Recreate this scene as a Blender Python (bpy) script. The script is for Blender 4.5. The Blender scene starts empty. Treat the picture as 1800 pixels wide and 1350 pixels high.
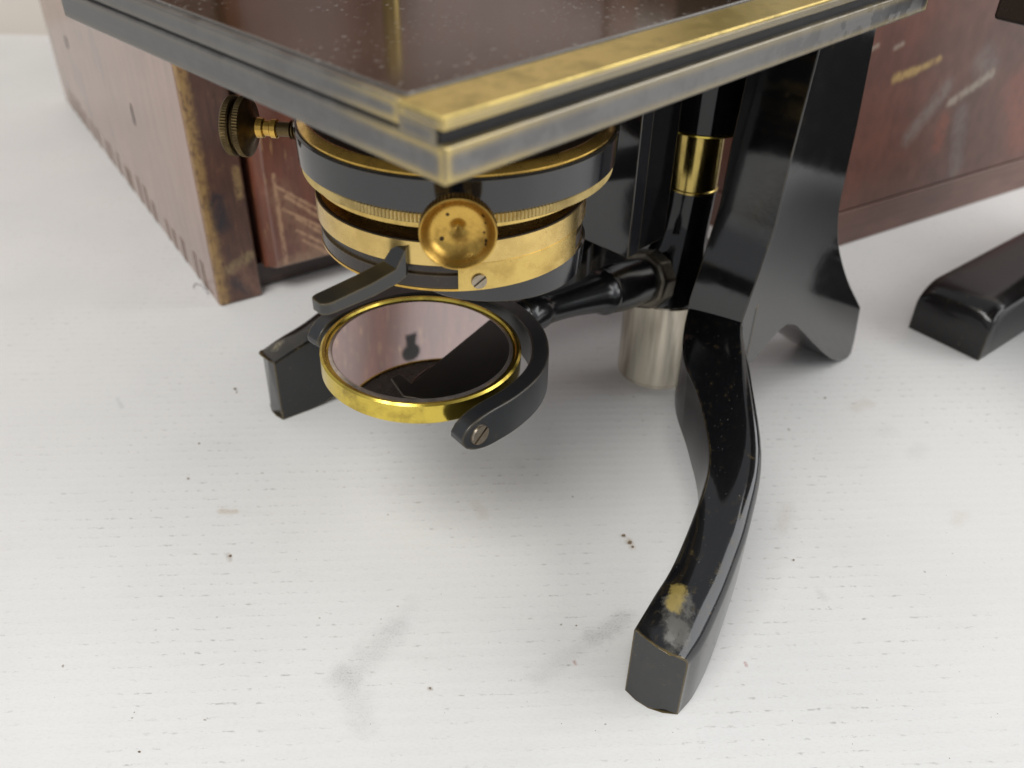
import bpy, bmesh, math, random
import numpy as np
from mathutils import Vector, Matrix
random.seed(7)
rad = math.radians
S = 0.0006                       # metres per modelling unit
scene = bpy.context.scene
COL = scene.collection

# ------------------------------------------------------------------ camera
TH, RO = rad(35.77), rad(1.4)
F = Vector((0, math.cos(TH), -math.sin(TH)))
U0 = Vector((0, math.sin(TH), math.cos(TH)))
R0 = Vector((1, 0, 0))
R = R0 * math.cos(RO) + U0 * math.sin(RO)
UP = -R0 * math.sin(RO) + U0 * math.cos(RO)
cam_d = bpy.data.cameras.new("camera")
cam = bpy.data.objects.new("camera", cam_d); COL.objects.link(cam)
m = Matrix(((R.x, UP.x, -F.x, 0), (R.y, UP.y, -F.y, 0), (R.z, UP.z, -F.z, 260 * S), (0, 0, 0, 1)))
cam.matrix_world = m
cam_d.sensor_width = 36; cam_d.lens = 36 * 1576 / 1800
cam_d.clip_start = 0.005; cam_d.clip_end = 50
cam_d.dof.use_dof = True; cam_d.dof.focus_distance = 292 * S; cam_d.dof.aperture_fstop = 20
scene.camera = cam

# ------------------------------------------------------------------ world, lamps, exposure
w = bpy.data.worlds.new("World"); scene.world = w; w.use_nodes = True
bg = w.node_tree.nodes["Background"]
bg.inputs[0].default_value = (0.93, 0.95, 1.0, 1); bg.inputs[1].default_value = 0.5
def area(name, loc, target, sx, sy, power, col):
    d = bpy.data.lights.new(name, 'AREA'); d.shape = 'RECTANGLE'; d.size = sx; d.size_y = sy
    d.energy = power; d.color = col
    o = bpy.data.objects.new(name, d); COL.objects.link(o); o.location = loc
    o.rotation_euler = (Vector(target) - Vector(loc)).to_track_quat('-Z', 'Y').to_euler()
area("window_lamp", (1.38, 0.16, 0.78), (0.02, 0.26, 0.05), 1.9, 1.1, 20, (0.985, 0.99, 1))
area("front_lamp", (-0.4, -0.6, 1.4), (-0.06, 0.28, 0.03), 0.8, 0.6, 16, (1, 0.985, 0.95))
scene.view_settings.view_transform = 'Standard'; scene.view_settings.look = 'None'
scene.view_settings.exposure = -0.1; scene.view_settings.gamma = 1

# ------------------------------------------------------------------ material helpers
class NT:
    def __init__(s, name):
        s.m = bpy.data.materials.new(name); s.m.use_nodes = True
        s.t = s.m.node_tree; s.p = s.t.nodes["Principled BSDF"]
        tc = s.t.nodes.new("ShaderNodeTexCoord")
        s.co = s.vm('SCALE', tc.outputs['Object'], scale=1 / S)
    def n(s, typ): return s.t.nodes.new(typ)
    def put(s, sock, val):
        if hasattr(val, 'is_linked') or isinstance(val, bpy.types.NodeSocket): s.t.links.new(val, sock)
        else:
            if isinstance(val, (tuple, list)) and len(val) == 3 and sock.type == 'RGBA': val = (*val, 1)
            sock.default_value = val
    def vm(s, op, a, b=None, scale=None):
        k = s.n("ShaderNodeVectorMath"); k.operation = op; s.put(k.inputs[0], a)
        if b is not None: s.put(k.inputs[1], b)
        if scale is not None: s.put(k.inputs['Scale'], scale)
        return k.outputs['Value'] if op in ('DOT_PRODUCT', 'LENGTH', 'DISTANCE') else k.outputs[0]
    def mt(s, op, a, b=0.0, c=None, clamp=False):
        k = s.n("ShaderNodeMath"); k.operation = op; k.use_clamp = clamp
        s.put(k.inputs[0], a); s.put(k.inputs[1], b)
        if c is not None: s.put(k.inputs[2], c)
        return k.outputs[0]
    def ramp(s, v, lo, hi, a=0.0, b=1.0):
        k = s.n("ShaderNodeMapRange"); k.interpolation_type = 'SMOOTHSTEP'
        for i, x in enumerate((v, lo, hi, a, b)): s.put(k.inputs[i], x)
        return k.outputs[0]
    def noise(s, scale, stretch=(1, 1, 1), detail=4, rough=0.55, co=None, off=(0, 0, 0), rot=None):
        mp = s.n("ShaderNodeMapping"); s.put(mp.inputs[0], co if co is not None else s.co)
        mp.inputs['Scale'].default_value = stretch; mp.inputs['Location'].default_value = off
        if rot: mp.inputs['Rotation'].default_value = rot
        k = s.n("ShaderNodeTexNoise"); s.put(k.inputs['Vector'], mp.outputs[0])
        k.inputs['Scale'].default_value = scale; k.inputs['Detail'].default_value = detail
        k.inputs['Roughness'].default_value = rough
        return k.outputs[0]
    def mix(s, f, a, b):
        k = s.n("ShaderNodeMix"); k.data_type = 'RGBA'; s.put(k.inputs[0], f); s.put(k.inputs[6], a); s.put(k.inputs[7], b)
        return k.outputs[2]
    def seg(s, a, b, r, soft=0.5, wob=0.0, ws=0.15):
        """mask round a line a-b (units), ragged by noise"""
        a = Vector(a); b = Vector(b); d = b - a; L2 = max(d.dot(d), 1e-6)
        p = s.vm('SUBTRACT', s.co, tuple(a))
        t = s.mt('MULTIPLY', s.vm('DOT_PRODUCT', p, tuple(d)), 1 / L2, clamp=True)
        q = s.vm('SCALE', tuple(d), scale=t)
        ds = s.vm('LENGTH', s.vm('SUBTRACT', p, q))
        if wob: ds = s.mt('ADD', ds, s.mt('MULTIPLY', s.mt('SUBTRACT', s.noise(ws, detail=5, rough=0.7), 0.5), wob))
        return s.ramp(ds, r * (1 - soft), r, 1.0, 0.0)
    def edge(s, radius, lo=0.93, hi=0.995, nz=0.25, ns=0.5):
        """worn-edge mask from a rounded-normal lookup"""
        b = s.n("ShaderNodeBevel"); b.samples = 6; b.inputs['Radius'].default_value = radius * S
        g = s.n("ShaderNodeNewGeometry")
        d = s.vm('DOT_PRODUCT', b.outputs[0], g.outputs['Normal'])
        if nz: d = s.mt('ADD', d, s.mt('MULTIPLY', s.mt('SUBTRACT', s.noise(ns), 0.5), nz))
        return s.ramp(d, lo, hi, 1.0, 0.0)
    def bump(s, h, strength=0.2, dist=1.0):
        k = s.n("ShaderNodeBump"); k.inputs['Strength'].default_value = strength; k.inputs['Distance'].default_value = dist * S
        s.put(k.inputs['Height'], h); s.t.links.new(k.outputs[0], s.p.inputs['Normal'])
    def set(s, **kw):
        for k, v in kw.items(): s.put(s.p.inputs[k.replace('_', ' ')], v)
        return s.m

def lacquer(name, base=(0.006, 0.0062, 0.007), rough=0.08, ior=1.7, wear=0.5, dust=0.5, patches=()):
    t = NT(name)
    col = base; met = 0.0; rg = t.mt('ADD', t.mt('MULTIPLY', t.noise(0.12), 0.10), rough - 0.03)
    sp = t.ramp(t.noise(1.1, detail=2), 0.745 - 0.03 * dust, 0.80)
    sp2 = t.mt('MULTIPLY', t.ramp(t.noise(0.35, (1, 3, 0.5), detail=3, off=(7, 2, 3)), 0.70, 0.78), 0.35)
    d = t.mt('MULTIPLY', t.mt('MAXIMUM', sp, sp2), dust)
    c = t.mix(d, col, (0.12, 0.115, 0.10)); rg = t.mt('ADD', rg, t.mt('MULTIPLY', d, 0.5))
    if wear:
        e = t.mt('MULTIPLY', t.edge(1.3, 0.88, 0.985, 0.20, 0.3), wear)
        c = t.mix(e, c, (0.23, 0.17, 0.07)); met = t.mt('MULTIPLY', e, 0.8); rg = t.mt('ADD', rg, t.mt('MULTIPLY', e, 0.2))
    for (a, b, r, pc) in patches:
        k = t.mt('MULTIPLY', t.seg(a, b, r * 1.1, 0.6, r * 2.2, 0.16), t.ramp(t.noise(0.22, detail=4, rough=0.6, off=(r, 3, 1)), 0.30, 0.5, 0.25, 0.95))
        c = t.mix(k, c, pc); met = t.mt('MAXIMUM', met, t.mt('MULTIPLY', k, 0.35)); rg = t.mt('ADD', rg, t.mt('MULTIPLY', k, 0.22))
    t.bump(t.noise(0.2, detail=2), 0.03, 0.6)
    return t.set(Base_Color=c, Metallic=met, Roughness=rg, IOR=ior)

def brass(name, a=(0.78, 0.56, 0.20), b=(0.36, 0.22, 0.06), rough=0.2, tarnish=0.5, spots=(), lines=None):
    t = NT(name)
    k = t.mt('MULTIPLY', t.ramp(t.noise(0.09, detail=6, rough=0.65), 0.42, 0.68), tarnish)
    c = t.mix(k, a, b)
    sp = t.ramp(t.noise(0.9, detail=3), 0.70, 0.76)
    c = t.mix(t.mt('MULTIPLY', sp, 0.6), c, (0.14, 0.08, 0.03))
    for (p, r) in spots:
        c = t.mix(t.seg(p, p, r, 0.3), c, (0.05, 0.035, 0.02))
    rg = t.mt('ADD', t.mt('MULTIPLY', k, 0.2), t.mt('ADD', rough, t.mt('MULTIPLY', t.noise(0.4), 0.08)))
    if lines: t.bump(t.noise(1.0, lines, detail=2), 0.08, 0.3)
    return t.set(Base_Color=c, Metallic=1.0, Roughness=rg)

def gunmetal(name, worn=1.0):
    t = NT(name)
    k = t.ramp(t.noise(0.13, detail=6, rough=0.65), 0.40, 0.62)
    st_ = t.noise(0.9, (0.04, 0.04, 1.6), detail=4, rough=0.7)
    c = t.mix(t.mt('ADD', t.mt('MULTIPLY', k, 0.5), t.mt('MULTIPLY', st_, 0.5)), (0.125, 0.121, 0.122), (0.215, 0.211, 0.205))
    far = t.ramp(t.vm('DOT_PRODUCT', t.co, (1, 0, 0)), -110, 5, 1.0, 0.0)      # the lacquer survives towards the back
    keep = t.mt('MULTIPLY', t.ramp(t.noise(0.16, (1, 1, 1), detail=6, off=(3, 9, 1)), 0.46, 0.53), t.mt('SUBTRACT', 1.0, far))
    c = t.mix(keep, c, (0.012, 0.012, 0.014))
    cd = t.vm('LENGTH', t.vm('SUBTRACT', t.co, (-196.3, -83.2, 198)))
    ew = t.mt('MAXIMUM', t.ramp(cd, 10, 40, 1.0, 0.10), t.mt('MULTIPLY', t.ramp(t.vm('DOT_PRODUCT', t.co, (0, -1, 0)), 79, 82.5), 0.42))
    e = t.mt('MULTIPLY', t.edge(4.5, 0.86, 1.0, 0.06, 0.2), t.mt('MULTIPLY', ew, worn))
    c = t.mix(e, c, (0.62, 0.47, 0.17))
    return t.set(Base_Color=c, Metallic=t.mt('SUBTRACT', 0.85, t.mt('MULTIPLY', keep, 0.8)), Roughness=t.mt('ADD', 0.30, t.mt('MULTIPLY', k, 0.15)))

def stage_top(name):
    t = NT(name)
    sp = t.ramp(t.noise(0.55, detail=4, rough=0.65), 0.595, 0.67)
    sp = t.mt('MULTIPLY', sp, t.ramp(t.noise(0.05, off=(4, 4, 0)), 0.40, 0.6))
    c = t.mix(t.mt('MULTIPLY', sp, 0.75), (0.030, 0.017, 0.008), (0.34, 0.32, 0.29))
    sm = t.ramp(t.noise(0.03, (1, 1, 1), detail=5), 0.35, 0.7)
    c = t.mix(t.mt('MULTIPLY', sm, 0.5), c, (0.06, 0.035, 0.022))
    c = t.mix(t.edge(1.2, 0.88, 0.98, 0.05), c, (0.22, 0.21, 0.19))
    return t.set(Base_Color=c, Roughness=t.mt('ADD', 0.13, t.mt('MULTIPLY', sp, 0.4)), IOR=1.6)

def wood(name, a, b, grain=(1, 1, 0.12), worn=(0.40, 0.23, 0.09), scratch=0.4, wear=0.7, marks=(), coat=0.35, sc_rot=(0.4, 0.7, 0.2), rough=0.38, crough=0.2, cior=1.5):
    t = NT(name)
    g = t.noise(0.22, grain, detail=7, rough=0.65)
    c = t.mix(t.ramp(g, 0.30, 0.72), a, b)
    bl = t.ramp(t.noise(0.022, detail=5, off=(11, 3, 5)), 0.38, 0.66)
    c = t.mix(t.mt('MULTIPLY', bl, 0.45), c, (a[0] * 0.45, a[1] * 0.5, a[2] * 0.55))
    s1 = t.ramp(t.noise(0.16, (3.2, 3.2, 0.28), detail=5, rough=0.7, rot=sc_rot), 0.58, 0.66)
    s1 = t.mt('MULTIPLY', s1, t.mt('MULTIPLY', t.ramp(t.noise(0.03, off=(1, 7, 2)), 0.40, 0.55), scratch))
    c = t.mix(s1, c, worn)
    if wear:
        e = t.mt('MULTIPLY', t.edge(2.2, 0.80, 0.97, 0.35, 0.12), wear)
        c = t.mix(e, c, worn)
    for (p, q, r, mc, st, wb) in marks:
        c = t.mix(t.mt('MULTIPLY', t.seg(p, q, r * 1.35, 0.85, wb * 1.5, 0.17), t.mt('MULTIPLY', st, t.ramp(t.noise(0.4, (1, 1, .5), detail=6, rough=0.75, off=(r, 1, 4)), 0.30, 0.55))), c, mc)
    t.bump(g, 0.12, 0.8)
    return t.set(Base_Color=c, Roughness=t.mt('ADD', rough, t.mt('MULTIPLY', g, 0.15)), Coat_Weight=coat, Coat_Roughness=crough, Coat_IOR=cior)

def plain(name, col, rough=0.5, metal=0.0, ior=1.5):
    t = NT(name)
    v = t.mix(t.ramp(t.noise(0.3, detail=5), 0.35, 0.7), col, tuple(x * 0.7 for x in col))
    return t.set(Base_Color=v, Roughness=t.mt('ADD', rough, t.mt('MULTIPLY', t.noise(0.5), 0.1)), Metallic=metal, IOR=ior)

# ------------------------------------------------------------------ mesh helpers (modelling units)
def link(name, bm, mat, parent=None, org=(0, 0, 0), smooth=35, bev=0.0, kind=None, segs=2):
    bmesh.ops.remove_doubles(bm, verts=bm.verts, dist=1e-4)
    bmesh.ops.recalc_face_normals(bm, faces=bm.faces)
    if smooth:
        for f in bm.faces: f.smooth = True
        for e in bm.edges:
            e.smooth = not (len(e.link_faces) == 2 and e.calc_face_angle(0) > rad(smooth))
    o3 = Vector(org)
    for v in bm.verts: v.co = (v.co - o3) * S
    me = bpy.data.meshes.new(name); bm.to_mesh(me); bm.free()
    me.materials.append(mat)
    o = bpy.data.objects.new(name, me); COL.objects.link(o)
    if parent: o.parent = parent
    if bev:
        b = o.modifiers.new("bevel", 'BEVEL'); b.width = bev * S; b.segments = segs; b.limit_method = 'ANGLE'; b.angle_limit = rad(30)
        b.harden_normals = False
    if kind: o["kind"] = kind
    return o

def thing(name, label, cat, loc, rotz=0, group=None):
    o = bpy.data.objects.new(name, None); COL.objects.link(o); o.empty_display_size = 0.01
    o.location = loc; o.rotation_euler = (0, 0, rotz); o["label"] = label; o["category"] = cat
    if group: o["group"] = group
    return o

def frame(c, zdir, xhint=(0, 0, 1)):
    z = Vector(zdir).normalized(); x = Vector(xhint); x = (x - z * x.dot(z))
    if x.length < 1e-5: x = Vector((1, 0, 0)); x = x - z * x.dot(z)
    x.normalize(); y = z.cross(x); c = Vector(c)
    return Matrix(((x.x, y.x, z.x, c.x), (x.y, y.y, z.y, c.y), (x.z, y.z, z.z, c.z), (0, 0, 0, 1)))

def add_lathe(bm, prof, M, n=96, knurl=None, closed=False):
    """prof: list of (r, z); knurl: set of profile indexes whose radius alternates"""
    rings = []
    for i, (r, z) in enumerate(prof):
        ring = []
        for k in range(n):
            rr = r
            if knurl and i in knurl: rr = r * (1 - knurl[i] * (k % 2))
            a = 2 * math.pi * k / n
            ring.append(bm.verts.new(M @ Vector((rr * math.cos(a), rr * math.sin(a), z))))
        rings.append(ring)
    for i in range(len(rings) - 1 + (1 if closed else 0)):
        A, B = rings[i], rings[(i + 1) % len(rings)]
        for k in range(n):
            bm.faces.new((A[k], A[(k + 1) % n], B[(k + 1) % n], B[k]))
    if not closed:
        if prof[0][0] > 0: bm.faces.new(rings[0][::-1])
        if prof[-1][0] > 0: bm.faces.new(rings[-1])
    return bm

def add_box(bm, lo, hi):
    vs = [bm.verts.new((x, y, z)) for x in (lo[0], hi[0]) for y in (lo[1], hi[1]) for z in (lo[2], hi[2])]
    for f in ((0, 1, 3, 2), (4, 6, 7, 5), (0, 4, 5, 1), (2, 3, 7, 6), (0, 2, 6, 4), (1, 5, 7, 3)):
        bm.faces.new([vs[i] for i in f])
    return bm

def add_prism(bm, pts, axis, a, b):
    """polygon pts extruded along axis index from a to b"""
    def P(p, t):
        q = list(p); q.insert(axis, t); return bm.verts.new(q)
    A = [P(p, a) for p in pts]; B = [P(p, b) for p in pts]; n = len(pts)
    bm.faces.new(A); bm.faces.new(B[::-1])
    for i in range(n): bm.faces.new((A[i], B[i], B[(i + 1) % n], A[(i + 1) % n]))
    return bm

def cr(pts, sub=6):
    """Catmull-Rom through pts (any dimension)"""
    P = [np.array(p, float) for p in pts]; out = []
    for i in range(len(P) - 1):
        p0 = P[i - 1] if i else 2 * P[0] - P[1]; p3 = P[i + 2] if i + 2 < len(P) else 2 * P[-1] - P[-2]
        for k in range(sub):
            t = k / sub
            out.append(0.5 * ((2 * P[i]) + (P[i + 1] - p0) * t + (2 * p0 - 5 * P[i] + 4 * P[i + 1] - p3) * t * t + (3 * P[i] - p0 - 3 * P[i + 1] + p3) * t ** 3))
    out.append(P[-1]); return out

def add_loft(bm, secs):
    rings = [[bm.verts.new(tuple(p)) for p in s] for s in secs]; n = len(rings[0])
    for A, B in zip(rings, rings[1:]):
        for k in range(n): bm.faces.new((A[k], A[(k + 1) % n], B[(k + 1) % n], B[k]))
    bm.faces.new(rings[0][::-1]); bm.faces.new(rings[-1])
    return bm

def screw_bm(c, nrm, r, h=1.0, slot=(1, 0.4, 0.2), sw=0.30):
    """slotted screw head: two raised half discs with a channel between them on a lower disc"""
    M = frame(c, nrm, slot); bm = bmesh.new()
    add_lathe(bm, [(r * 1.02, -h), (r * 1.02, 0.0)], M, 28)
    g = r * sw * 0.5; a0 = math.asin(g / r)
    for s in (1, -1):
        pts = [(r * math.cos(t), s * r * math.sin(t)) for t in np.linspace(a0, math.pi - a0, 16)]
        A = [bm.verts.new(M @ Vector((x, y, -0.05))) for x, y in pts]; B = [bm.verts.new(M @ Vector((x * 0.96, y * (0.96 if abs(y) > g else 1), h * 0.55))) for x, y in pts]
        n = len(pts); bm.faces.new(A); bm.faces.new(B)
        for i in range(n): bm.faces.new((A[i], A[(i + 1) % n], B[(i + 1) % n], B[i]))
    return bm

# ------------------------------------------------------------------ materials
M_LAC = lacquer("black_lacquer", patches=())
M_LAC2 = lacquer("black_lacquer_clean", rough=0.06, ior=1.5, wear=0.25, dust=0.12)
M_RING = lacquer("blue_black_lacquer", base=(0.009, 0.0095, 0.012), rough=0.09, ior=1.72, wear=0.35, dust=0.15)
M_GUN = gunmetal("worn_gunmetal")
M_TOP = stage_top("dark_stage_top")
M_BRASS = brass("lacquered_brass", a=(0.70, 0.50, 0.16), tarnish=0.5)
M_BRASS_O = brass("old_brass", a=(0.70, 0.44, 0.10), tarnish=0.6, rough=0.16)
M_BRASS_D = brass("dark_brass", a=(0.17, 0.12, 0.055), b=(0.06, 0.042, 0.022), rough=0.34, tarnish=0.8)
M_BRASS_Y = brass("yellow_brass", a=(0.80, 0.64, 0.13), b=(0.30, 0.20, 0.05), rough=0.15, tarnish=0.5)
M_BROWN = lacquer("brown_black_lacquer", base=(0.030, 0.020, 0.015), rough=0.25, ior=1.5, wear=0.3, dust=0.2)
M_UMBER = plain("umber_with_shade", (0.040, 0.024, 0.011), 0.42, 0.3)  # drum rim's own dark brown; on the mount it paints in shade
M_STEEL = brass("aged_screw_steel", a=(0.42, 0.36, 0.28), b=(0.16, 0.11, 0.07), rough=0.28, tarnish=0.7)
M_COLLAR = brass("worn_grey_collar", a=(0.17, 0.15, 0.12), b=(0.07, 0.06, 0.045), rough=0.35, tarnish=0.8)
def nickel():
    t = NT("nickel_plate")
    k = t.ramp(t.noise(0.16, (1, 1, 0.10), detail=4), 0.35, 0.7)
    c = t.mix(k, (0.72, 0.66, 0.55), (0.36, 0.32, 0.26))
    c = t.mix(t.edge(1.0, 0.85, 0.97, 0.1), c, (0.20, 0.14, 0.06))
    return t.set(Base_Color=c, Metallic=1.0, Roughness=t.mt('ADD', 0.11, t.mt('MULTIPLY', k, 0.12)))
M_NICKEL = nickel()
def mirror_mat():
    t = NT("silvered_glass")
    sp = t.ramp(t.noise(1.0, detail=2), 0.72, 0.78)
    return t.set(Base_Color=t.mix(t.mt('MULTIPLY', sp, 0.4), (0.84, 0.80, 0.78), (0.5, 0.48, 0.45)), Metallic=1.0, Roughness=t.mt('ADD', 0.012, t.mt('MULTIPLY', t.noise(0.08), 0.02)))
M_MIRROR = mirror_mat()
M_BEVEL = plain("ground_glass_bevel", (0.55, 0.47, 0.42), 0.15, 0.85)  # pinkish tint puts the bevel's reflection into its colour
M_DARK = plain("dark_gap", (0.012, 0.010, 0.009), 0.6)

# ------------------------------------------------------------------ setting: white board and backdrop
def board_mat():
    t = NT("white_painted_board")
    c = t.mix(t.ramp(t.noise(0.012, detail=3), 0.3, 0.75), (0.80, 0.795, 0.775), (0.755, 0.755, 0.74))
    # flutes of the board under the paint, with dirt caught along them
    wob = t.mt('MULTIPLY', t.noise(0.05, detail=2), 1.2)
    yy = t.mt('ADD', t.vm('DOT_PRODUCT', t.co, (-0.07, 0.997, 0)), wob)
    ph = t.mt('MULTIPLY', yy, 2 * math.pi / 5.2)
    wave = t.mt('MULTIPLY', t.mt('ADD', t.mt('SINE', ph), 1.0), 0.5)
    crest = t.ramp(wave, 0.86, 1.0)
    patch = t.ramp(t.noise(0.013, (1, 1, 1), detail=4, off=(3, 1, 0)), 0.34, 0.62)
    dash = t.ramp(t.noise(0.55, (0.55, 1.3, 1), detail=4, rough=0.7), 0.52, 0.68)
    c = t.mix(t.mt('MULTIPLY', t.mt('MULTIPLY', crest, dash), t.mt('MULTIPLY', patch, 0.85)), c, (0.36, 0.345, 0.32))
    c = t.mix(t.mt('MULTIPLY', t.ramp(t.noise(0.9, (0.7, 1.4, 1), detail=6, rough=0.75), 0.45, 0.75), 0.24), c, (0.52, 0.50, 0.47))
    c = t.mix(t.mt('MULTIPLY', t.ramp(t.noise(0.05, (0.4, 1.6, 1), detail=6, rough=0.7, off=(5, 0, 2)), 0.55, 0.8), 0.10), c, (0.40, 0.37, 0.33))
    # freckles
    fk = t.ramp(t.noise(0.8, detail=2, off=(9, 9, 0)), 0.735, 0.77)
    c = t.mix(t.mt('MULTIPLY', fk, 0.5), c, (0.30, 0.27, 0.23))
    fk2 = t.ramp(t.noise(0.30, detail=1, off=(2, 5, 0)), 0.79, 0.815)
    c = t.mix(t.mt('MULTIPLY', fk2, 0.7), c, (0.25, 0.20, 0.15))
    speck = t.ramp(t.noise(1.6, detail=3), 0.5, 0.66)
    for (p, q, r, col, st) in BOARD_MARKS:
        st = st * (0.62 if col == GREY else 0.85)
        k = t.seg((*p, 0), (*q, 0), r * 1.35, 1.0, r * 2.4, 0.13)
        k = t.mt('MULTIPLY', k, t.mt('ADD', t.mt('MULTIPLY', speck, 0.55), 0.45))
        c = t.mix(t.mt('MULTIPLY', k, st), c, col)
    h = t.mt('ADD', t.mt("MULTIPLY", wave, 0.32), t.mt('MULTIPLY', t.noise(0.35, detail=5), 0.6))
    t.bump(h, 0.10, 1.0)
    return t.set(Base_Color=c, Roughness=0.42, IOR=1.45)
GREY = (0.26, 0.26, 0.26); TAN = (0.42, 0.31, 0.17); BRN = (0.20, 0.13, 0.07)
def px(x, y, z=0.0):
    d = F + R * ((x - 900) / 1576) - UP * ((y - 675) / 1576)
    t = (z - 260) / d.z
    return (d.x * t, d.y * t)
BOARD_MARKS = [(px(1095, 1085), px(1050, 1120), 5, GREY, 0.75), (px(1050, 1120), px(945, 1190), 4, GREY, 0.35),
    (px(690, 1110), px(610, 1190), 7, GREY, 0.5), (px(610, 1190), px(640, 1270), 6, GREY, 0.4), (px(725, 1060), px(690, 1110), 4, GREY, 0.25),
    (px(390, 898), px(415, 899), 1.8, TAN, 0.8), (px(400, 975), px(405, 985), 1.2, BRN, 0.7),
    (px(1105, 950), px(1112, 962), 1.6, TAN, 0.9), (px(1095, 942), px(1097, 943), 0.9, BRN, 0.9), (px(1385, 895), px(1375, 930), 4, TAN, 0.35),
    (px(1525, 708), px(1500, 718), 4, TAN, 0.4), (px(1560, 755), px(1550, 760), 5, GREY, 0.25), (px(1620, 790), px(1610, 800), 5, GREY, 0.25),
    (px(1690, 905), px(1680, 915), 4, TAN, 0.3), (px(835, 885), px(850, 905), 3, TAN, 0.3), (px(910, 815), px(912, 818), 4, GREY, 0.3),
    (px(1010, 1163), px(1012, 1168), 0.8, (0.35, 0.08, 0.03), 0.9), (px(1310, 1165), px(1312, 1170), 0.8, (0.35, 0.05, 0.03), 0.9),
    (px(413, 684), px(416, 686), 0.9, (0.1, 0.08, 0.06), 0.9), (px(450, 485), px(480, 470), 4, GREY, 0.2), (px(206, 700), px(214, 716), 1.2, GREY, 0.6),
    (px(330, 840), px(332, 842), 0.8, BRN, 0.9), (px(755, 1210), px(757, 1211), 0.9, BRN, 0.9), (px(1440, 1040), px(1450, 1052), 2, GREY, 0.4)]
sx = 1500
prof = [(-600, 0), (900, 0), (960, 0)] + [(960 + 120 * math.sin(a), 120 - 120 * math.cos(a)) for a in np.linspace(0.15, math.pi / 2, 9)] + [(1080, 500), (1080, 1500)]
M_BOARD = board_mat()
bm = bmesh.new(); add_box(bm, (-sx, -700, -14), (sx, 960, 0)); link("tabletop", bm, M_BOARD, smooth=0, kind="structure")
bm = bmesh.new()
add_prism(bm, prof[2:] + [(1095, 1500), (1095, -14), (960.5, -14)], 0, -sx, sx)
t = NT("backdrop_paper")
M_BACK = t.set(Base_Color=t.mix(t.noise(0.01), (0.66, 0.61, 0.55), (0.62, 0.57, 0.51)), Roughness=0.7)
link("backdrop", bm, M_BACK, smooth=40, kind="structure")

# ------------------------------------------------------------------ microscope: local axes u (towards the limb), v (towards the far side)
AZ = rad(44.03)
uw = Vector((math.sin(AZ), math.cos(AZ), 0)); vw = Vector((-math.cos(AZ), math.sin(AZ), 0))
ORG = (300, 202, 0)
mic = thing("microscope", "black lacquered brass microscope with square stage, tilting mirror and claw feet on the white board", "microscope",
            (uw * ORG[0] + vw * ORG[1]) * S, rad(90) - AZ, "antique microscopes")
def part(name, bm, mat, parent=None, **k): return link(name, bm, mat, parent or mic, ORG, **k)
def wdir(t):   # unit direction at screen angle t (0 = towards the viewer, + = screen right) in local u,v
    d = Vector((math.sin(t), -math.cos(t), 0)); return Vector((d.dot(uw), d.dot(vw), 0))
Z = (0, 0, 1)

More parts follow.
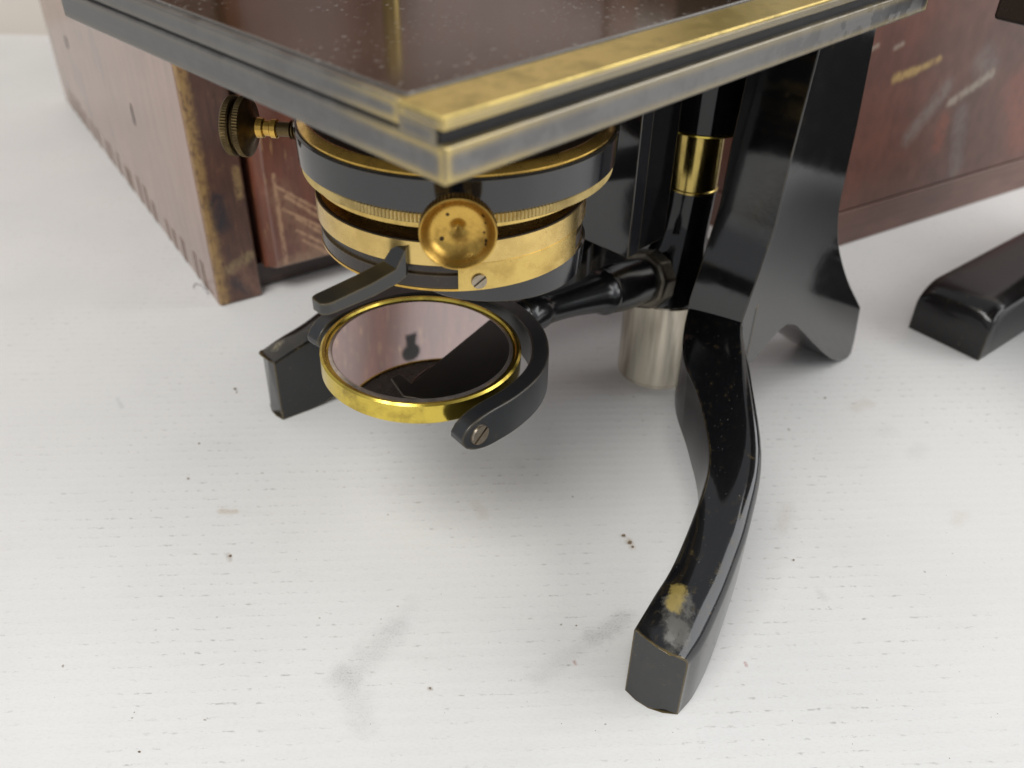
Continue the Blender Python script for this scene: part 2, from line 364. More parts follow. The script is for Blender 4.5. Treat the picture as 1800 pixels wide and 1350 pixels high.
# uprights with rear toes
PROF = [(299, 190), (297.5, 175.6), (293.5, 135), (292.5, 112), (287.3, 94), (281, 74), (281, 52), (297, 47.5), (306, 51.5), (315, 54.6), (322.9, 55.3), (331.8, 51),
        (343, 41.5), (354.6, 31.5), (371, 18), (384, 8), (395, 2), (403, 0), (406.5, 1.5), (406, 10), (401.4, 31.7)]
PROF += [tuple(p) for p in cr([(401.4, 31.7), (375, 58), (355.3, 82.5), (346.5, 101.7), (344.6, 120), (343.2, 141), (339.5, 172), (337, 190)], 4)[1:]]
def leg_secs(mir=False):
    #        TL               TR               BLz  BRz  chamfer
    st = [((292, 171.5, 74), (292, 146, 78), 50, 52, 0.2, 0.1, 0.4),
          ((281, 171, 70), (281, 146, 74), 45, 49, 0.6, 0.5, 1.0),
          ((259, 157, 64.5), (262, 131, 69), 38.5, 45, 2.4, 1.6, 3.2),
          ((243, 138, 61), (236, 109, 59.5), 34, 38, 3.8, 3.2, 5.6),
          ((224.5, 119.5, 56.5), (214, 98, 52), 31, 26, 4.2, 4.6, 7.2),
          ((208, 110.5, 52.5), (200, 94, 46), 20, 12, 5.2, 5.4, 8.0),
          ((188, 104.5, 40.5), (186, 90.0, 39.5), 3, 0.8, 5.2, 6.0, 8.0),
          ((174, 102, 36), (174, 85.5, 34.5), 0, 0, 3.6, 6.0, 7.5),
          ((162, 100, 32), (167, 82, 30.5), 0, 0, 0.3, 5.5, 5.0)]
    flat = [np.array([*a, *b, c, d, e, g, h]) for a, b, c, d, e, g, h in st]
    out = []
    fl = cr(flat, 5)
    for fi, f in enumerate(fl):
        TL, TR = f[0:3], f[3:6]; bl, br, ch = max(f[6], 0), max(f[7], 0), max(f[8], 0.1)
        tg = (fl[min(fi + 1, len(fl) - 1)] - fl[max(fi - 1, 0)])[3:5]; n = np.array([tg[1], -tg[0]])
        n = n / np.linalg.norm(n) * (1 if n @ (TR - TL)[:2] > 0 else -1)
        wi, dr = max(f[9], 0.05), max(f[10], 0.3)
        n3 = np.array([n[0], n[1], 0.0]); TE = TR - n3 * wi; TE[2] = TR[2] + (TL[2] - TR[2]) * min(wi / 20, 1) * 0.5
        C = TR + n3 * ch; C[2] = TE[2] - dr
        arc = [TE + n3 * (wi + ch) * math.sin(q) - np.array([0, 0, dr * (1 - math.cos(q))]) for q in np.linspace(0, math.pi / 2, 7)]
        c2 = 0.9; n0 = (TR - TL)[:2] / np.linalg.norm((TR - TL)[:2])
        L0 = np.array([TL[0] + n0[0] * c2, TL[1] + n0[1] * c2, TL[2]]); L1 = np.array([TL[0], TL[1], TL[2] - c2])
        BRp = np.array([C[0], C[1], br]); BLp = np.array([TL[0], TL[1], bl])
        top = [L0 + (TE - L0) * k + np.array([0, 0, 0.3 * 4 * k * (1 - k)]) for k in (0, .25, .5, .75)]
        bot = [BRp + (BLp - BRp) * k for k in (0, .25, .5, .75)]
        out.append(top + arc + bot + [BLp, L1])
    # rounded nose of the toe
    last = [np.array(p, float) for p in out[-1]]; fw = np.array([-0.964, -0.267, 0])
    bul = [0.3, 1.6, 2.3, 2.4, 2.1, 1.8, 1.4, 1.0, 0.7, 0.4, 0.3] + [0.3, 1.9, 2.6, 1.9] + [0.3, 0.3]
    out.append([p + fw * k for p, k in zip(last, bul)])
    if mir: out = [[np.array([p[0], 404 - p[1], p[2]]) for p in s] for s in out]
    return out
WORN = (0.30, 0.26, 0.17)
KSGN = 1
def loc_l(p): return tuple(Vector(p) - Vector(ORG))
M_FOOT = lacquer("foot_lacquer", rough=0.10, ior=1.6, wear=1.0, dust=1.25,
    patches=[(loc_l((176, 94, 35.5)), loc_l((168, 89, 31)), 5.0, (0.12, 0.115, 0.10)), (loc_l((180, 97, 38)), loc_l((175, 95, 36)), 2.7, (0.33, 0.25, 0.07)),
             (loc_l((172, 312, 33)), loc_l((168, 312, 32)), 3.0, (0.24, 0.21, 0.14)), (loc_l((287, 150, 84)), loc_l((287, 160, 84)), 1.2, (0.35, 0.25, 0.08))])
for s in (0, 1):
    v0, v1 = (146, 171.5) if s == 0 else (232.5, 258)
    bm = bmesh.new(); add_prism(bm, [(a, b) for a, b in PROF], 1, v0, v1)
    part("upright", bm, M_LAC, smooth=22, bev=0.5)
    bm = bmesh.new(); add_loft(bm, leg_secs(bool(s)))
    part("front_foot", bm, M_FOOT, smooth=36, bev=0.7, segs=3)
bm = bmesh.new(); add_lathe(bm, [(7, 171), (7, 233)], frame((318, 0, 178), (0, 1, 0)), 40)
part("trunnion", bm, M_LAC2, bev=0.3)
# limb, hidden behind the stage and rising out of the picture
bm = bmesh.new(); add_prism(bm, [(312, 206), (350, 206), (352, 300), (344, 420), (318, 470), (270, 480), (270, 455), (305, 448), (318, 410), (320, 300)], 1, 184, 220)
part("limb", bm, M_LAC2, bev=2)
bm = bmesh.new(); add_lathe(bm, [(7, 300), (9, 310), (9, 345), (14, 350), (14, 400), (21, 410), (21, 520)], frame((182, 202, 0), Z), 64)
add_box(bm, (200, 192, 455), (272, 212, 480))
part("body_tube", bm, M_BRASS)

# stage -------------------------------------------------------------
stage = bpy.data.objects.new("stage", None); COL.objects.link(stage); stage.parent = mic; stage.empty_display_size = 0.01
u0, u1, v0, v1 = 103.7, 309.7, 118.8, 285.2
bm = bmesh.new(); add_box(bm, (u0, v0, 191.5), (u1, v1, 199.2)); part("lower_plate", bm, M_GUN, stage, bev=0.7, segs=3)
bm = bmesh.new(); add_box(bm, (u0 + 0.7, v0 + 1.8, 199.0), (u1 - 0.4, v1 - 0.4, 201.8)); part("spacer", bm, M_DARK, stage)
bm = bmesh.new(); add_box(bm, (u0 + 0.15, v0 + 12.8, 199.9), (u1 - 0.3, v1, 204.9)); part("upper_plate", bm, M_GUN, stage, bev=0.5)
bm = bmesh.new(); add_box(bm, (u0 + 0.02, v0 + 0.1, 202.1), (u1 - 0.35, v0 + 12.8, 204.2)); part("strip_bed", bm, M_GUN, stage, bev=0.3)
bm = bmesh.new(); add_box(bm, (u0 + 0.0, v0 + 0.15, 204.2), (u1 - 0.3, v0 + 12.8, 205.0)); part("edge_strip", bm, brass("satin_strip_brass", a=(0.76, 0.59, 0.21), b=(0.36, 0.28, 0.12), rough=0.34, tarnish=0.75), stage, bev=0.25, segs=2)
bm = bmesh.new(); add_box(bm, (u0 + 0.02, v0 + 2.4, 198.6), (u0 + 4, v0 + 13, 202.4)); part("corner_block", bm, gunmetal("worn_gunmetal_block", 0.25), stage, bev=0.15)
bm = bmesh.new(); add_box(bm, (u0 + 2.6, v0 + 13.4, 204.7), (u1 - 3, v1 - 3, 205.35)); part("top_panel", bm, M_TOP, stage, bev=0.3)
bm = bmesh.new(); add_lathe(bm, [(2.6, 205.4), (2.6, 232), (2.0, 234)], frame((172, 219, 0), Z), 32)
add_lathe(bm, [(3.6, 205.4), (3.6, 208)], frame((172, 219, 0), Z), 32)
part("clip_post", bm, brass("post_brass", a=(0.36, 0.26, 0.10), b=(0.2, 0.14, 0.05), rough=0.35), stage)

# condenser ----------------------------------------------------------
cond = bpy.data.objects.new("condenser", None); COL.objects.link(cond); cond.parent = mic; cond.empty_display_size = 0.01
AX = (182.2, 202, 0); AX2 = (179.2, 202, 0)
FR = frame(AX, Z, (1, 0, 0)); FR2 = frame(AX2, Z, (1, 0, 0))
bm = bmesh.new(); add_lathe(bm, [(45.6, 168.0), (46.4, 168.2), (47.2, 167.8), (48.5, 166.4), (48.6, 165.8), (45.6, 165.8)], FR, 160)
part("centring_ring", bm, M_BRASS_O, cond, smooth=25)
bm = bmesh.new(); add_lathe(bm, [(30, 191), (30, 168), (40, 168.4), (45.7, 168.0), (45.7, 164)], FR, 96)
part("condenser_mount", bm, M_UMBER, cond, smooth=25)  # shade above the brass ring is put into this dark colour
bm = bmesh.new(); add_lathe(bm, [(44, 165.9), (49.2, 165.8), (49.7, 165.2), (49.4, 155.8), (48.9, 155.2), (40, 155.2)], FR, 160)
part("outer_ring", bm, M_RING, cond, smooth=25)
bm = bmesh.new(); add_lathe(bm, [(40, 155.2), (47.6, 155.1), (48.6, 154.8), (48.6, 152.3), (47.6, 151.8), (40, 151.8)], FR, 520, {2: 0.012, 3: 0.012})
part("knurled_ring", bm, brass("knurl_brass", a=(0.55, 0.42, 0.18), b=(0.22, 0.15, 0.06), rough=0.3), cond, smooth=25)
FRm = frame((180.6, 202, 0), Z, (1, 0, 0))
bm = bmesh.new(); add_lathe(bm, [(30, 151.8), (44.4, 151.8), (44.4, 149.5), (43.8, 149.0), (34, 148.9)], FRm, 128)
part("iris_plate", bm, M_BRASS, cond, smooth=25)
bm = bmesh.new(); add_lathe(bm, [(36, 149.0), (35, 148.8), (34, 142)], FRm, 96); part("iris_neck", bm, M_UMBER, cond, smooth=25)
bm = bmesh.new(); add_lathe(bm, [(30, 143.6), (38, 143.8), (41.6, 144.9), (42.8, 145.1), (42.9, 144.7)], FR2, 160)
part("drum_rim", bm, M_UMBER, cond, smooth=25)
bm = bmesh.new(); add_lathe(bm, [(41, 144.9), (43.05, 144.8), (43.05, 137.7), (42.6, 137.3), (39, 137.3)], FR2, 160)
drum = part("drum", bm, brass("drum_brass", a=(0.72, 0.52, 0.19), b=(0.45, 0.30, 0.10), tarnish=0.4, rough=0.2), cond, smooth=25)
bm = bmesh.new(); add_lathe(bm, [(39, 137.4), (41.4, 137.3), (41.4, 134.6), (42.3, 134.2), (42.3, 129.9), (30, 129.6)], FR2, 160)
part("iris_flange", bm, M_BROWN, cond, smooth=25)
bm = bmesh.new(); add_lathe(bm, [(41.8, 129.9), (42.5, 129.9), (42.5, 129.2), (41.8, 129.2)], FR2, 160, closed=True)
part("flange_edge", bm, M_BRASS_O, cond, smooth=25)
# brass tab over the flange
bm = bmesh.new(); secs = []
for t in np.linspace(rad(6), rad(66), 28):
    d = wdir(t); q = lambda r, z: tuple(Vector(AX2) + d * r + Vector((0, 0, z)))
    secs.append([q(43.15, 138.2), q(43.15, 129.6), q(42.6, 129.6), q(42.6, 138.2)])
add_loft(bm, secs); part("drum_tab", bm, M_BRASS, cond, smooth=25)
d = wdir(rad(14)); c = Vector(AX2) + d * 43.15 + Vector((0, 0, 132.6))
part("screw", screw_bm(c, d, 2.3, 1.3, (0.55, -0.5, 0.6)), M_STEEL, cond)
# iris lever
d = wdir(rad(-16)); p0 = Vector(AX2) + d * 42.8
p1 = Vector((116.0, 183.0, 0)); p0b = p0 + (p1 - p0) * 0.16
dd = (p1 - p0b).normalized(); nn = Vector((-dd.y, dd.x, 0))
bm = bmesh.new(); W = 3.5; secs = []
def lsec(c, z0, z1, wv): return [tuple(c + nn * wv + Vector((0, 0, z1))), tuple(c - nn * wv + Vector((0, 0, z1))), tuple(c - nn * wv + Vector((0, 0, z0))), tuple(c + nn * wv + Vector((0, 0, z0)))]
secs = [lsec(p0 + d * -1, 135.5, 143.4, 2.6), lsec(p0 + d * 0.8, 134.5, 142.8, 2.7), lsec(p0b, 133.4, 138.2, 3.2), lsec(p0b * .6 + p1 * .4, 132.6, 136.9, W)]
for k in np.linspace(0, 1, 7):
    secs.append(lsec(p1 + dd * (3.4 * math.sin(k * math.pi / 2)), 132.4, 135.9, W * (0.45 + 0.55 * math.cos(k * math.pi / 2))))
add_loft(bm, secs); M_LEVER = lacquer("lever_lacquer", base=(0.010, 0.010, 0.009), rough=0.28, wear=0.5, dust=0.1)
part("iris_lever", bm, M_LEVER, cond, smooth=30, bev=0.35)
# swing-out holder under the iris
cc = Vector(AX2) + Vector((uw.x * 0, 0, 0)) + wdir(rad(90)) * 12.5
bm = bmesh.new(); add_lathe(bm, [(20, 129.4), (30.3, 129.0), (31, 128.4), (30.4, 119.0), (29.4, 118.2), (20, 118.2)], frame(cc, Z), 96)
part("filter_holder", bm, M_RING, cond, smooth=25)
c2 = Vector(AX2) + wdir(rad(70)) * 30
bm = bmesh.new(); add_lathe(bm, [(4.0, 121), (4.0, 117.2), (3.2, 116.0), (1.5, 115.6)], frame((c2.x, c2.y, 0), Z), 32)
part("holder_screw", bm, M_BRASS, cond, smooth=25)
bm = bmesh.new(); add_prism(bm, [(164.4, 213.1), (168.1, 225), (172.9, 225.5), (172.1, 217.5), (238.6, 235), (246, 212), (206, 192), (172, 202)], 2, 117.0, 117.9)
part("reflected_plate", bm, M_LEVER, cond, bev=0.3)  # added plate, hidden from the camera, shaped as the dark wedge in the mirror
# arm carrying the condenser to the slide
bm = bmesh.new(); add_box(bm, (228, 191, 150), (255, 213, 161)); part("carrier_arm", bm, M_LAC2, cond, bev=0.6)
# slide block
bm = bmesh.new(); add_box(bm, (254.2, 185, 97), (261, 219, 191)); part("slide", bm, M_RING, cond, bev=0.35)
bm = bmesh.new(); add_box(bm, (261.3, 185.6, 97.6), (278.5, 218.4, 191.2)); part("slide_guide", bm, M_LAC2, cond, bev=0.35)

# centring screws
def thumb(dirv, dist, zc, mats, double):
    d = Vector((dirv[0], dirv[1], 0)).normalized(); base = Vector(AX) + Vector((0, 0, zc))
    M = frame(base + d * dist, d, Z)
    k = bpy.data.objects.new("centring_screw", None); COL.objects.link(k); k.parent = mic; k.empty_display_size = 0.01
    bm = bmesh.new()
    add_lathe(bm, [(2.3, -(dist - 47)), (2.3, -11.5)], M, 32); part("stem", bm, mats[2], k, smooth=25)
    bm = bmesh.new(); add_lathe(bm, [(2.4, -12.6), (3.0, -12.3), (3.0, -10.6), (2.5, -10.2), (2.5, -8.4), (3.1, -7.9), (3.3, -6.0), (2.6, -5.6)], M, 40); part("collar", bm, mats[1], k, smooth=25)
    bm = bmesh.new()
    for i in range(5):
        z = -(dist - 50.0) + i * 1.0
        add_lathe(bm, [(2.2, z - .4), (3.0, z), (2.2, z + .4)], M, 28)
    part("thread", bm, M_BRASS_D, k)
    bm = bmesh.new()
    if double: prof = [(2.4, -6), (3.4, -5), (6, -3.6), (8.6, -3.2), (9.5, -2.7), (9.5, -1.0), (9.0, -0.6), (7.8, -0.4), (7.8, 0.5), (9.0, 0.7), (9.5, 1.1), (9.5, 2.8), (8.9, 3.4), (7.8, 3.3), (4.0, 1.6), (1.4, 1.4), (0.0, 2.6)]; kn = {4: .03, 5: .03, 10: .03, 11: .03}
    else: prof = [(2.4, -6), (3.4, -5), (6.5, -3.8), (9.2, -3.2), (10.1, -2.7), (10.1, 0.4), (9.95, 0.85), (9.6, 0.95), (9.2, 0.5), (8.4, -0.9), (7.3, -2.2), (6.0, -3.0), (4.6, -3.3), (3.4, -3.3), (2.4, -3.6), (1.2, -4.5), (0.0, -5.4)]; kn = {4: .03, 5: .03}
    prof2 = [(max(r, 0.01), z) for r, z in prof]
    add_lathe(bm, prof2, M, 128, kn); part("knob", bm, mats[0], k, smooth=28)
    return M
dk = Vector((-0.675, -0.738, 0)).normalized(); Mk = frame(Vector(AX) + Vector((0, 0, 157.3)) + dk * 64, dk, Z)
KS = []
for a, r, q in [(75, 7.0, .55), (58, 7.4, .75), (98, 6.6, .6), (112, 7.6, .65), (-35, 4.6, .6), (-125, 5.2, .8), (118, 8.0, .4)]:   # dark pits in the dish
    # frame x is up; its y runs to the picture's right or left, checked in the render
    p = Mk @ Vector((r * math.cos(rad(a)), -r * math.sin(rad(a)) * KSGN, -3.2 + max(0, r - 5) * 0.62)); KS.append((loc_l(p), q * 0.8 + 0.12))
M_KNOB = brass("knob_brass", a=(0.60, 0.38, 0.09), b=(0.24, 0.13, 0.03), rough=0.22, tarnish=0.9, spots=KS)
thumb((-0.675, -0.738), 64, 157.3, (M_KNOB, M_BRASS_D, M_BRASS_D), False)
thumb((-0.60, 0.80), 71, 157.3, (M_BRASS_D, M_BRASS_O, M_BRASS_D), True)

# tail tube ------------------------------------------------------------
tube = bpy.data.objects.new("tail_tube", None); COL.objects.link(tube); tube.parent = mic; tube.empty_display_size = 0.01
FT = frame((321.5, 202, 0), Z)
bm = bmesh.new(); add_lathe(bm, [(15, 191), (18.8, 190.5), (18.8, 131.4), (18.4, 131.0), (12, 131.0)], FT, 96); part("socket", bm, M_LAC2, tube, smooth=25)
bm = bmesh.new(); add_lathe(bm, [(12, 131.0), (19.0, 131.0), (19.0, 130.3), (18.2, 129.9), (10, 129.9)], FT, 96); part("socket_rim", bm, M_BRASS_Y, tube, smooth=25)
bm = bmesh.new(); add_lathe(bm, [(10.4, 129.9), (10.4, 103.6), (10.9, 103.2), (10.9, 102.4), (9, 102.4)], frame((320, 202, 0), Z), 80); part("brass_sleeve", bm, brass("sleeve_brass", a=(0.50, 0.38, 0.12), b=(0.25, 0.17, 0.05), rough=0.13), tube, smooth=25)
bm = bmesh.new(); secs = []
for z, uc, r in [(102.4, 319.8, 10.6), (95, 319.2, 10.6), (86, 318, 10.7), (78, 316.2, 11.4), (71, 313.8, 13.2), (65, 311.8, 15.6), (60, 310.6, 17.4), (56, 310, 18.2), (54.6, 310, 18.3)]:
    secs.append([(uc + r * math.cos(a), 202 + r * math.sin(a), z) for a in np.linspace(0, 2 * math.pi, 73)[:-1]])
add_loft(bm, secs); part("tail_body", bm, M_LAC2, tube, smooth=50)
FN = frame((310, 202, 0), Z)
bm = bmesh.new(); add_lathe(bm, [(12, 54.5), (18.2, 54.5), (18.6, 53.9), (18.8, 12.2), (18.3, 11.6), (18.3, 10.4), (17.6, 9.8), (8, 9.8)], FN, 96); part("nickel_sleeve", bm, M_NICKEL, tube, smooth=25)
# mirror bar
P0 = Vector((309, 202, 63.5)); P1 = Vector((213, 202, 80.5)); dv = (P1 - P0).normalized(); MB = frame(P0, dv, Z)
L = (P1 - P0).length
bm = bmesh.new(); add_lathe(bm, [(11.5, 11), (13.4, 12.0), (13.4, 19.5), (12.4, 21)], frame(P0, dv, Z), 10); part("collar", bm, M_COLLAR, tube, smooth=25, bev=0.8)
bm = bmesh.new(); pr = cr([(10.2, 20), (10.4, 26), (10.5, 36), (9.8, 44), (9.5, 46), (9.9, 47.5), (9.3, 49.5), (8.2, 52), (7.3, 58), (6.4, 67), (6.0, 76), (6.2, 84), (7.2, 88), (7.6, L - 3), (6.5, L)], 3)
M_BAR = lacquer("bar_lacquer", rough=0.2, wear=0.2, dust=0.1)
add_lathe(bm, [tuple(p) for p in pr], MB, 56); part("mirror_bar", bm, M_BAR, tube, smooth=40)

# mirror ------------------------------------------------------------------
mir = bpy.data.objects.new("mirror", None); COL.objects.link(mir); mir.parent = mic; mir.empty_display_size = 0.01
MC = Vector((163.6, 202, 89.6))
mn = Vector((math.sin(rad(1.0)), math.sin(rad(-0.8)), 1)).normalized()
MM = frame(MC, mn, (0, 1, 0))
bm = bmesh.new(); add_lathe(bm, [(32.4, -0.9), (32.8, 0.0), (33.7, 0.1), (34.5, -0.5), (34.5, -7.0), (33.6, -8.0), (31, -8.2), (0.01, -8.2)], MM, 160); part("cell", bm, brass("cell_brass", a=(0.72, 0.55, 0.10), b=(0.20, 0.13, 0.04), rough=0.14, tarnish=0.6), mir, smooth=25)
bm = bmesh.new(); add_lathe(bm, [(32.6, -1.3), (30.7, -0.5), (30.3, -0.45), (30.3, -1.4)], MM, 160, closed=True); part("glass_bevel", bm, M_BEVEL, mir, smooth=25)
bm = bmesh.new(); add_lathe(bm, [(30.35, -0.6), (30.35, -0.5), (0.01, -0.5)], MM, 160); part("glass", bm, M_MIRROR, mir, smooth=25)
# fork
pts = [(-19, -38.4), (-8, -39.4), (5, -39.3), (18, -36.2), (29, -29), (38, -17), (42.5, 0)]
pts = pts + [(a, -b) for a, b in pts[-2::-1]]
pp = cr(pts, 6); secs = []
for i, p in enumerate(pp):
    a = pp[max(i - 1, 0)]; b = pp[min(i + 1, len(pp) - 1)]; tt = (b - a) / np.linalg.norm(b - a); n2 = np.array([tt[1], -tt[0]])
    e = min(i, len(pp) - 1 - i) / 9.0; hh = 6.9 * (math.sqrt(max(1 - (1 - min(e * 1.25, 1)) ** 2, 0.02))) if e < 0.8 else 6.9
    zc = 81.8
    o = lambda s, z: (MC.x + p[0] + n2[0] * s, MC.y + p[1] + n2[1] * s, z)
    hi = hh - (0.0 if e < .8 else 0.0)
    secs.append([o(3.1, zc - hi), o(3.1, zc + hi), o(-2.9, zc + hi), o(-2.9, zc - hi)])
bm = bmesh.new(); add_loft(bm, secs); part("fork", bm, lacquer("fork_lacquer", base=(0.016, 0.017, 0.019), rough=0.3, ior=1.6, wear=0.6, dust=0.3), mir, smooth=30, bev=0.4)
bm = bmesh.new(); add_lathe(bm, [(5.5, -4), (6.6, -2), (6.6, 4), (4, 6)], frame(MC + Vector((45.5, 0, -8.5)), (1, 0, 0.05)), 40); part("fork_hub", bm, M_BAR, mir, smooth=30)
for s in (-1, 1):
    part("pivot_screw", screw_bm(MC + Vector((-12.4, s * 42.3, -7.8)), (0, s, 0), 3.5, 1.2, (0.8, 0, 0.6)), M_STEEL, mir)

# ------------------------------------------------------------------ wooden cases
def case(name, label, org, azb, builder):
    a = Vector((math.sin(azb), math.cos(azb), 0))
    th = thing(name, label, "wooden case", Vector((org[0], org[1], 0)) * S, rad(90) - azb, "wooden microscope cases")
    builder(lambda n, bm, mat, parent=None, **k: link(n, bm, mat, parent or th, (0, 0, 0), **k))
    return th
SC = (0.50, 0.29, 0.16)
DOORM = [((38, 0, 19), (75, 0, 22), 5, (0.36, 0.22, 0.12), 0.6, 8), ((40, 0, 60), (58, 0, 20), 9, (0.30, 0.16, 0.09), 0.6, 10), ((38, 0, 72), (38.5, 0, 20), 1.3, SC, 0.9, 1.2)]
DOORM += [((38 + 2 * k + dx, 0, 66 - 7 * k), (62 + 3 * k, 0, 46 - 7.5 * k), 1.0 + .25 * (k % 2), SC, 1.0, 1.3) for k, dx in enumerate((0, 3, -1, 4, 1, 2))]
DOORM = [((p[0], -7, p[2]), (q[0], -7, q[2]), r, c, st, wb) for p, q, r, c, st, wb in DOORM]
W_RED = wood("mahogany_front", (0.21, 0.062, 0.031), (0.125, 0.038, 0.021), scratch=1.0, wear=0.9, coat=1.0, rough=0.30, crough=0.2, cior=1.7, marks=DOORM)
W_SIDE = wood("mahogany_side", (0.30, 0.145, 0.088), (0.225, 0.105, 0.064), grain=(1, 0.5, 0.10), scratch=0.15, wear=0.8, coat=0.9, rough=0.3)  # base paler than the front, painting in the glancing sheen on this side
W_STILE = wood("mahogany_stile", (0.13, 0.055, 0.035), (0.065, 0.028, 0.02), scratch=0.5, wear=0.6, grain=(1.5, 1, 0.25), coat=0.5,
    marks=[((1.5, 0, 0), (1.5, 0, 150), 4.6, (0.36, 0.22, 0.08), 0.95, 4.5), ((8, 0, 62), (9, 0, 48), 5, (0.022, 0.018, 0.024), 0.9, 7), ((10, 0, 14), (17, 0, 5), 3.2, (0.022, 0.018, 0.024), 0.9, 4),
           ((9, 0, 21), (21, 0, 26), 3.5, (0.30, 0.22, 0.10), 0.75, 5), ((21, 0, 62), (21, 0, 76), 2.5, (0.34, 0.22, 0.09), 0.8, 3), ((14, 0, 20), (22, 0, 2), 5, (0.20, 0.10, 0.065), 0.7, 5)])
W_DARKR = wood("stained_rail", (0.05, 0.022, 0.018), (0.028, 0.014, 0.012), grain=(0.15, 1, 1), scratch=0.15, wear=0.3)
W_END = wood("end_grain", (0.22, 0.115, 0.07), (0.13, 0.065, 0.04), grain=(1, 1, 1), scratch=0.1, wear=0.3)
BH, BD, BW = 330, 404, 284
def case1(P):
    bm = bmesh.new(); add_box(bm, (0, 2.6, 0), (24.4, BD, BH)); side = P("side_board", bm, W_SIDE, bev=0.5, segs=2)
    bm = bmesh.new(); add_box(bm, (0.1, 0, 0.1), (24.4, 2.7, BH)); P("front_edge", bm, W_STILE, bev=1.6, segs=3)
    # finger joints along the foot of the side
    fj = None
    y = 22; k = 0
    while y < 385:
        bm = bmesh.new(); add_box(bm, (-0.2, y, 0.3), (1.5, y + 6.5, 17.0))
        if fj is None: o = P("finger_joint", bm, W_END, side, smooth=0); fj = o
        else:
            bm.free(); o = fj.copy(); COL.objects.link(o); o.parent = side; o.location = (0, (y - 22 + random.uniform(-1.5, 1.5)) * S, 0); o.scale = (1, random.uniform(.7, 1.3), random.uniform(.75, 1.1))
        y += 19.5
    for (y, z, ry, rz) in [(124.4, 71.3, 2.0, 7), (315, 69, 3.0, 5)]:
        bm = bmesh.new(); M = frame((-0.12, y, z), (-1, 0, 0), Z)
        M = M @ Matrix.Diagonal((rz / 4, ry / 4, 1, 1))
        add_lathe(bm, [(4, -0.4), (4, 0.0), (3.4, 0.05), (0.01, -0.2)], M, 24); P("screw_hole", bm, M_DARK, side, smooth=25)
    bm = bmesh.new(); add_box(bm, (24.4, 26, 0), (BW - 24.4, BD - 20, 12)); P("bottom_board", bm, W_DARKR, bev=0.5)
    bm = bmesh.new(); add_box(bm, (25.6, 9, 1.5), (BW - 25, 25, 16)); P("bottom_rail", bm, W_DARKR, bev=0.8)
    bm = bmesh.new(); add_box(bm, (BW - 24, 0, 0), (BW, BD, BH)); P("side_board", bm, W_SIDE, bev=1.2)
    bm = bmesh.new(); add_box(bm, (24.4, BD - 19, 12), (BW - 24, BD, BH - 14)); P("back_board", bm, W_SIDE)
    bm = bmesh.new(); add_box(bm, (24.4, 0, BH - 16), (BW - 24, BD, BH)); P("top_board", bm, W_SIDE, bev=1)
    # sliding door with a raised, bevelled field
    bm = bmesh.new()
    x0, x1, z0, z1 = 28.6, BW - 28, 16.0, BH - 18
    def rect(x0, x1, z0, z1, y): return [bm.verts.new(p) for p in ((x0, y, z0), (x1, y, z0), (x1, y, z1), (x0, y, z1))]
    rs = [rect(x0, x1, z0, z1, 24), rect(x0, x1, z0, z1, 1.5), rect(x0 + .8, x1 - .8, z0 + .8, z1 - .8, 0.4), rect(x0 + 4.2, x1 - 4.2, z0 + 2.0, z1 - 4, -6.2), rect(x0 + 5.2, x1 - 5.2, z0 + 3.0, z1 - 5, -7.0)]
    for A, B in zip(rs, rs[1:]):
        for i in range(4): bm.faces.new((A[i], A[(i + 1) % 4], B[(i + 1) % 4], B[i]))
    bm.faces.new(rs[0]); bm.faces.new(rs[-1])
    door = P("door", bm, W_RED, smooth=20, bev=0.7)
    bm = bmesh.new(); kx, kz = KEY
    add_prism(bm, [(kx + 6.5 * math.cos(t), kz + 6.5 * math.sin(t)) for t in np.linspace(rad(-62), rad(242), 20)] + [(kx - 4, kz - 14), (kx + 4, kz - 14)], 1, -7.3, -6.6)
    P("keyhole", bm, M_DARK, door, smooth=0)
    bm = bmesh.new(); add_box(bm, (24.4, 25.5, 12), (BW - 24, 27, BH - 16)); P("inner_panel", bm, W_DARKR)
KEY = (120, 246)
O1 = px(388, 540)
case("wooden_case", "reddish mahogany case with a raised door panel and finger jointed side, behind the brass condenser", O1, rad(56), case1)

AZ2 = rad(58)
a2 = Vector((math.sin(AZ2), math.cos(AZ2), 0)); b2 = Vector((-a2.y, a2.x, 0))
O2 = (162.7, 492.4)
def on2(x, y):   # front-plane coordinates of the second case, used to place the stains seen on it
    d = F + R * ((x - 900) / 1576) - UP * ((y - 675) / 1576); C = Vector((0, 0, 260)); o = Vector((*O2, 0))
    t = (o - C).dot(b2) / d.dot(b2); p = C + d * t - o
    return (p.dot(a2), 0.0, p.z)
YEL = (0.42, 0.28, 0.10); PAL = (0.42, 0.36, 0.28); GRY = (0.20, 0.16, 0.14); ORG2 = (0.30, 0.075, 0.03)
marks2 = [(on2(1575, 138), on2(1610, 125), 3.4, YEL, 0.95, 2.0), (on2(1610, 125), on2(1652, 104), 2.6, YEL, 0.9, 2.0),
          (on2(1730, 105), on2(1740, 120), 11, GRY, 0.6, 6), (on2(1672, 180), on2(1745, 130), 3.6, PAL, 0.75, 4), (on2(1665, 155), on2(1600, 240), 7, GRY, 0.75, 6),
          (on2(1690, 200), on2(1680, 300), 8, GRY, 0.55, 8), (on2(1790, 150), on2(1800, 230), 18, ORG2, 0.45, 16), (on2(1660, 210), on2(1650, 255), 7, ORG2, 0.5, 7), (on2(1575, 85), on2(1588, 78), 2, PAL, 0.5, 2), (on2(1530, 90), on2(1545, 80), 1.6, PAL, 0.5, 2)]
W_TWO = wood("dark_mahogany", (0.155, 0.058, 0.038), (0.105, 0.04, 0.027), grain=(0.5, 1, 0.3), scratch=0.06, wear=0.25, marks=marks2, coat=0.25, rough=0.42)
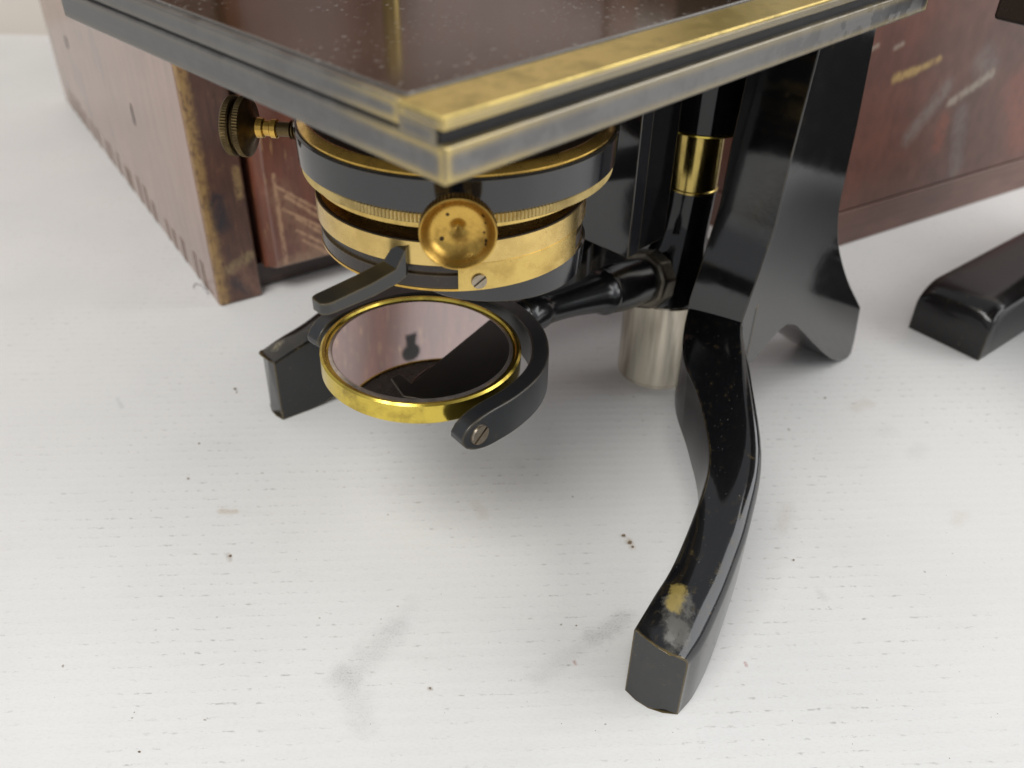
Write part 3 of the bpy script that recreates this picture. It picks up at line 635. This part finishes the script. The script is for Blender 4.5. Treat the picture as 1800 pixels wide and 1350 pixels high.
W_TWOB = wood("dark_mahogany_plinth", (0.165, 0.075, 0.054), (0.12, 0.054, 0.04), grain=(0.12, 1, 1), scratch=0.08, wear=0.3, coat=0.25, rough=0.42)
def case2(P):
    bm = bmesh.new(); add_box(bm, (0.6, 0.5, 25.2), (420, 300, 300)); P("carcass", bm, W_TWO, bev=0.9)
    bm = bmesh.new(); add_box(bm, (0, 0, 0), (420.6, 300.6, 24.4)); P("plinth", bm, W_TWOB, bev=0.7)
    bm = bmesh.new(); add_box(bm, (2.5, 2.5, 24.2), (418, 298, 25.4)); P("seam", bm, M_DARK, smooth=0)
case("wooden_case", "dark mahogany case with a pale smeared stain and yellow scratch, behind the microscope's upright", O2, AZ2, case2)

# ------------------------------------------------------------------ second microscope, only its foot and a corner of its stage in view
AZ3 = rad(51)
o3 = px(1596, 576)
m2 = thing("microscope", "second microscope showing only its black round-nosed foot end and a dark stage corner", "microscope",
           Vector((o3[0], o3[1], 0)) * S, rad(90) - AZ3, "antique microscopes")
M_FOOT2 = lacquer("second_foot_lacquer", ior=1.5, base=(0.010, 0.009, 0.009), rough=0.16, wear=0.5, dust=0.15)
def nose(d):   # (height, side inset) along the foot
    return 19.5 + 10.5 * math.sqrt(max(0, 1 - (1 - min(d / 14, 1)) ** 2))
bm = bmesh.new(); secs = []
for d in [0, .6, 1.6, 3, 5, 7.5, 10.5, 14, 30, 60, 100, 150, 200]:
    h = nose(d); s = []
    W2 = 41
    s = [(d, 0, 0), (d, 0, h - 5), (d, 1.2, h - 2.2), (d, 4.5, h - 0.4), (d, 10, h), (d, W2 - 14, h), (d, W2 - 6, h - 0.6), (d, W2 - 1.6, h - 2.6), (d, W2, h - 6), (d, W2, 0)]
    secs.append([(x, -y, z) for x, y, z in s])
add_loft(bm, secs); link("foot", bm, M_FOOT2, m2, (0, 0, 0), smooth=40, bev=0.5)
bm = bmesh.new(); add_prism(bm, [(120, 24), (205, 24), (200, 60), (188, 118), (124, 118)], 1, -130, -14); add_box(bm, (188, -60, 24), (214, -30, 186)); link("upright", bm, M_FOOT2, m2, (0, 0, 0), bev=2)  # broad low body is unseen, shaped for its dark reflection in the near upright
# its stage: near corner at picture (1743, 34)
zc = 185.0
cw = Vector((*px(1743, 34, zc), zc)); o3v = Vector((*o3, 0)); d3 = Vector((math.sin(AZ3), math.cos(AZ3), 0)); e3 = Vector((d3.y, -d3.x, 0))
lc = cw - o3v; cx, cy = lc.dot(d3), -lc.dot(e3)
bm = bmesh.new()
A3 = rad(-4)
ux = Vector((math.cos(A3), math.sin(A3), 0)); uy = Vector((-ux.y, ux.x, 0)); base = Vector((cx, cy, zc))
q = [base, base + ux * 190, base + ux * 190 - uy * 150, base - uy * 150]
A = [bm.verts.new(p) for p in q]; B = [bm.verts.new(p + Vector((0, 0, 18))) for p in q]
bm.faces.new(A); bm.faces.new(B)
for i in range(4): bm.faces.new((A[i], A[(i + 1) % 4], B[(i + 1) % 4], B[i]))
link("stage", bm, M_BROWN, m2, (0, 0, 0), bev=1.5, segs=3)

# ------------------------------------------------------------------ crumbs and a fibre on the board
bm = bmesh.new()
for (x, y, r) in [(1096, 942, .7), (1107, 955, .9), (1112, 962, .6), (405, 978, .6), (413, 684, .6), (416, 690, .4), (331, 842, .4), (756, 1210, .35), (1013, 1100, .3), (245, 1322, .35), (350, 780, .4), (1395, 985, .5), (1450, 700, .5)] + [(random.uniform(20, 1780), random.uniform(760, 1340), random.uniform(.08, .17)) for _ in range(70)]:
    X, Y = px(x, y); M = Matrix.Translation((X, Y, r * .5)) @ Matrix.Rotation(random.random() * 6, 4, 'Z') @ Matrix.Diagonal((r * random.uniform(.7, 1.6), r, r * .6, 1))
    bmesh.ops.create_icosphere(bm, subdivisions=1, radius=1, matrix=M)
link("crumbs", bm, plain("crumb_brown", (0.20, 0.14, 0.08), 0.8), smooth=0, kind="stuff")
bm = bmesh.new()
path = cr([(*px(340, 506), .3), (*px(344, 500), .5), (*px(354, 504), .8), (*px(363, 512), .4), (*px(366, 519), .3)], 5)
add_loft(bm, [[(p[0] + .22 * math.cos(a), p[1], p[2] + .22 * math.sin(a)) for a in (0, 1.57, 3.14, 4.71)] for p in path])
fo = link("fibre", bm, plain("fibre_purple", (0.16, 0.10, 0.14), 0.7))
fo["label"] = "tiny curled purple fibre lying on the white board by the finger jointed case"; fo["category"] = "fibre"
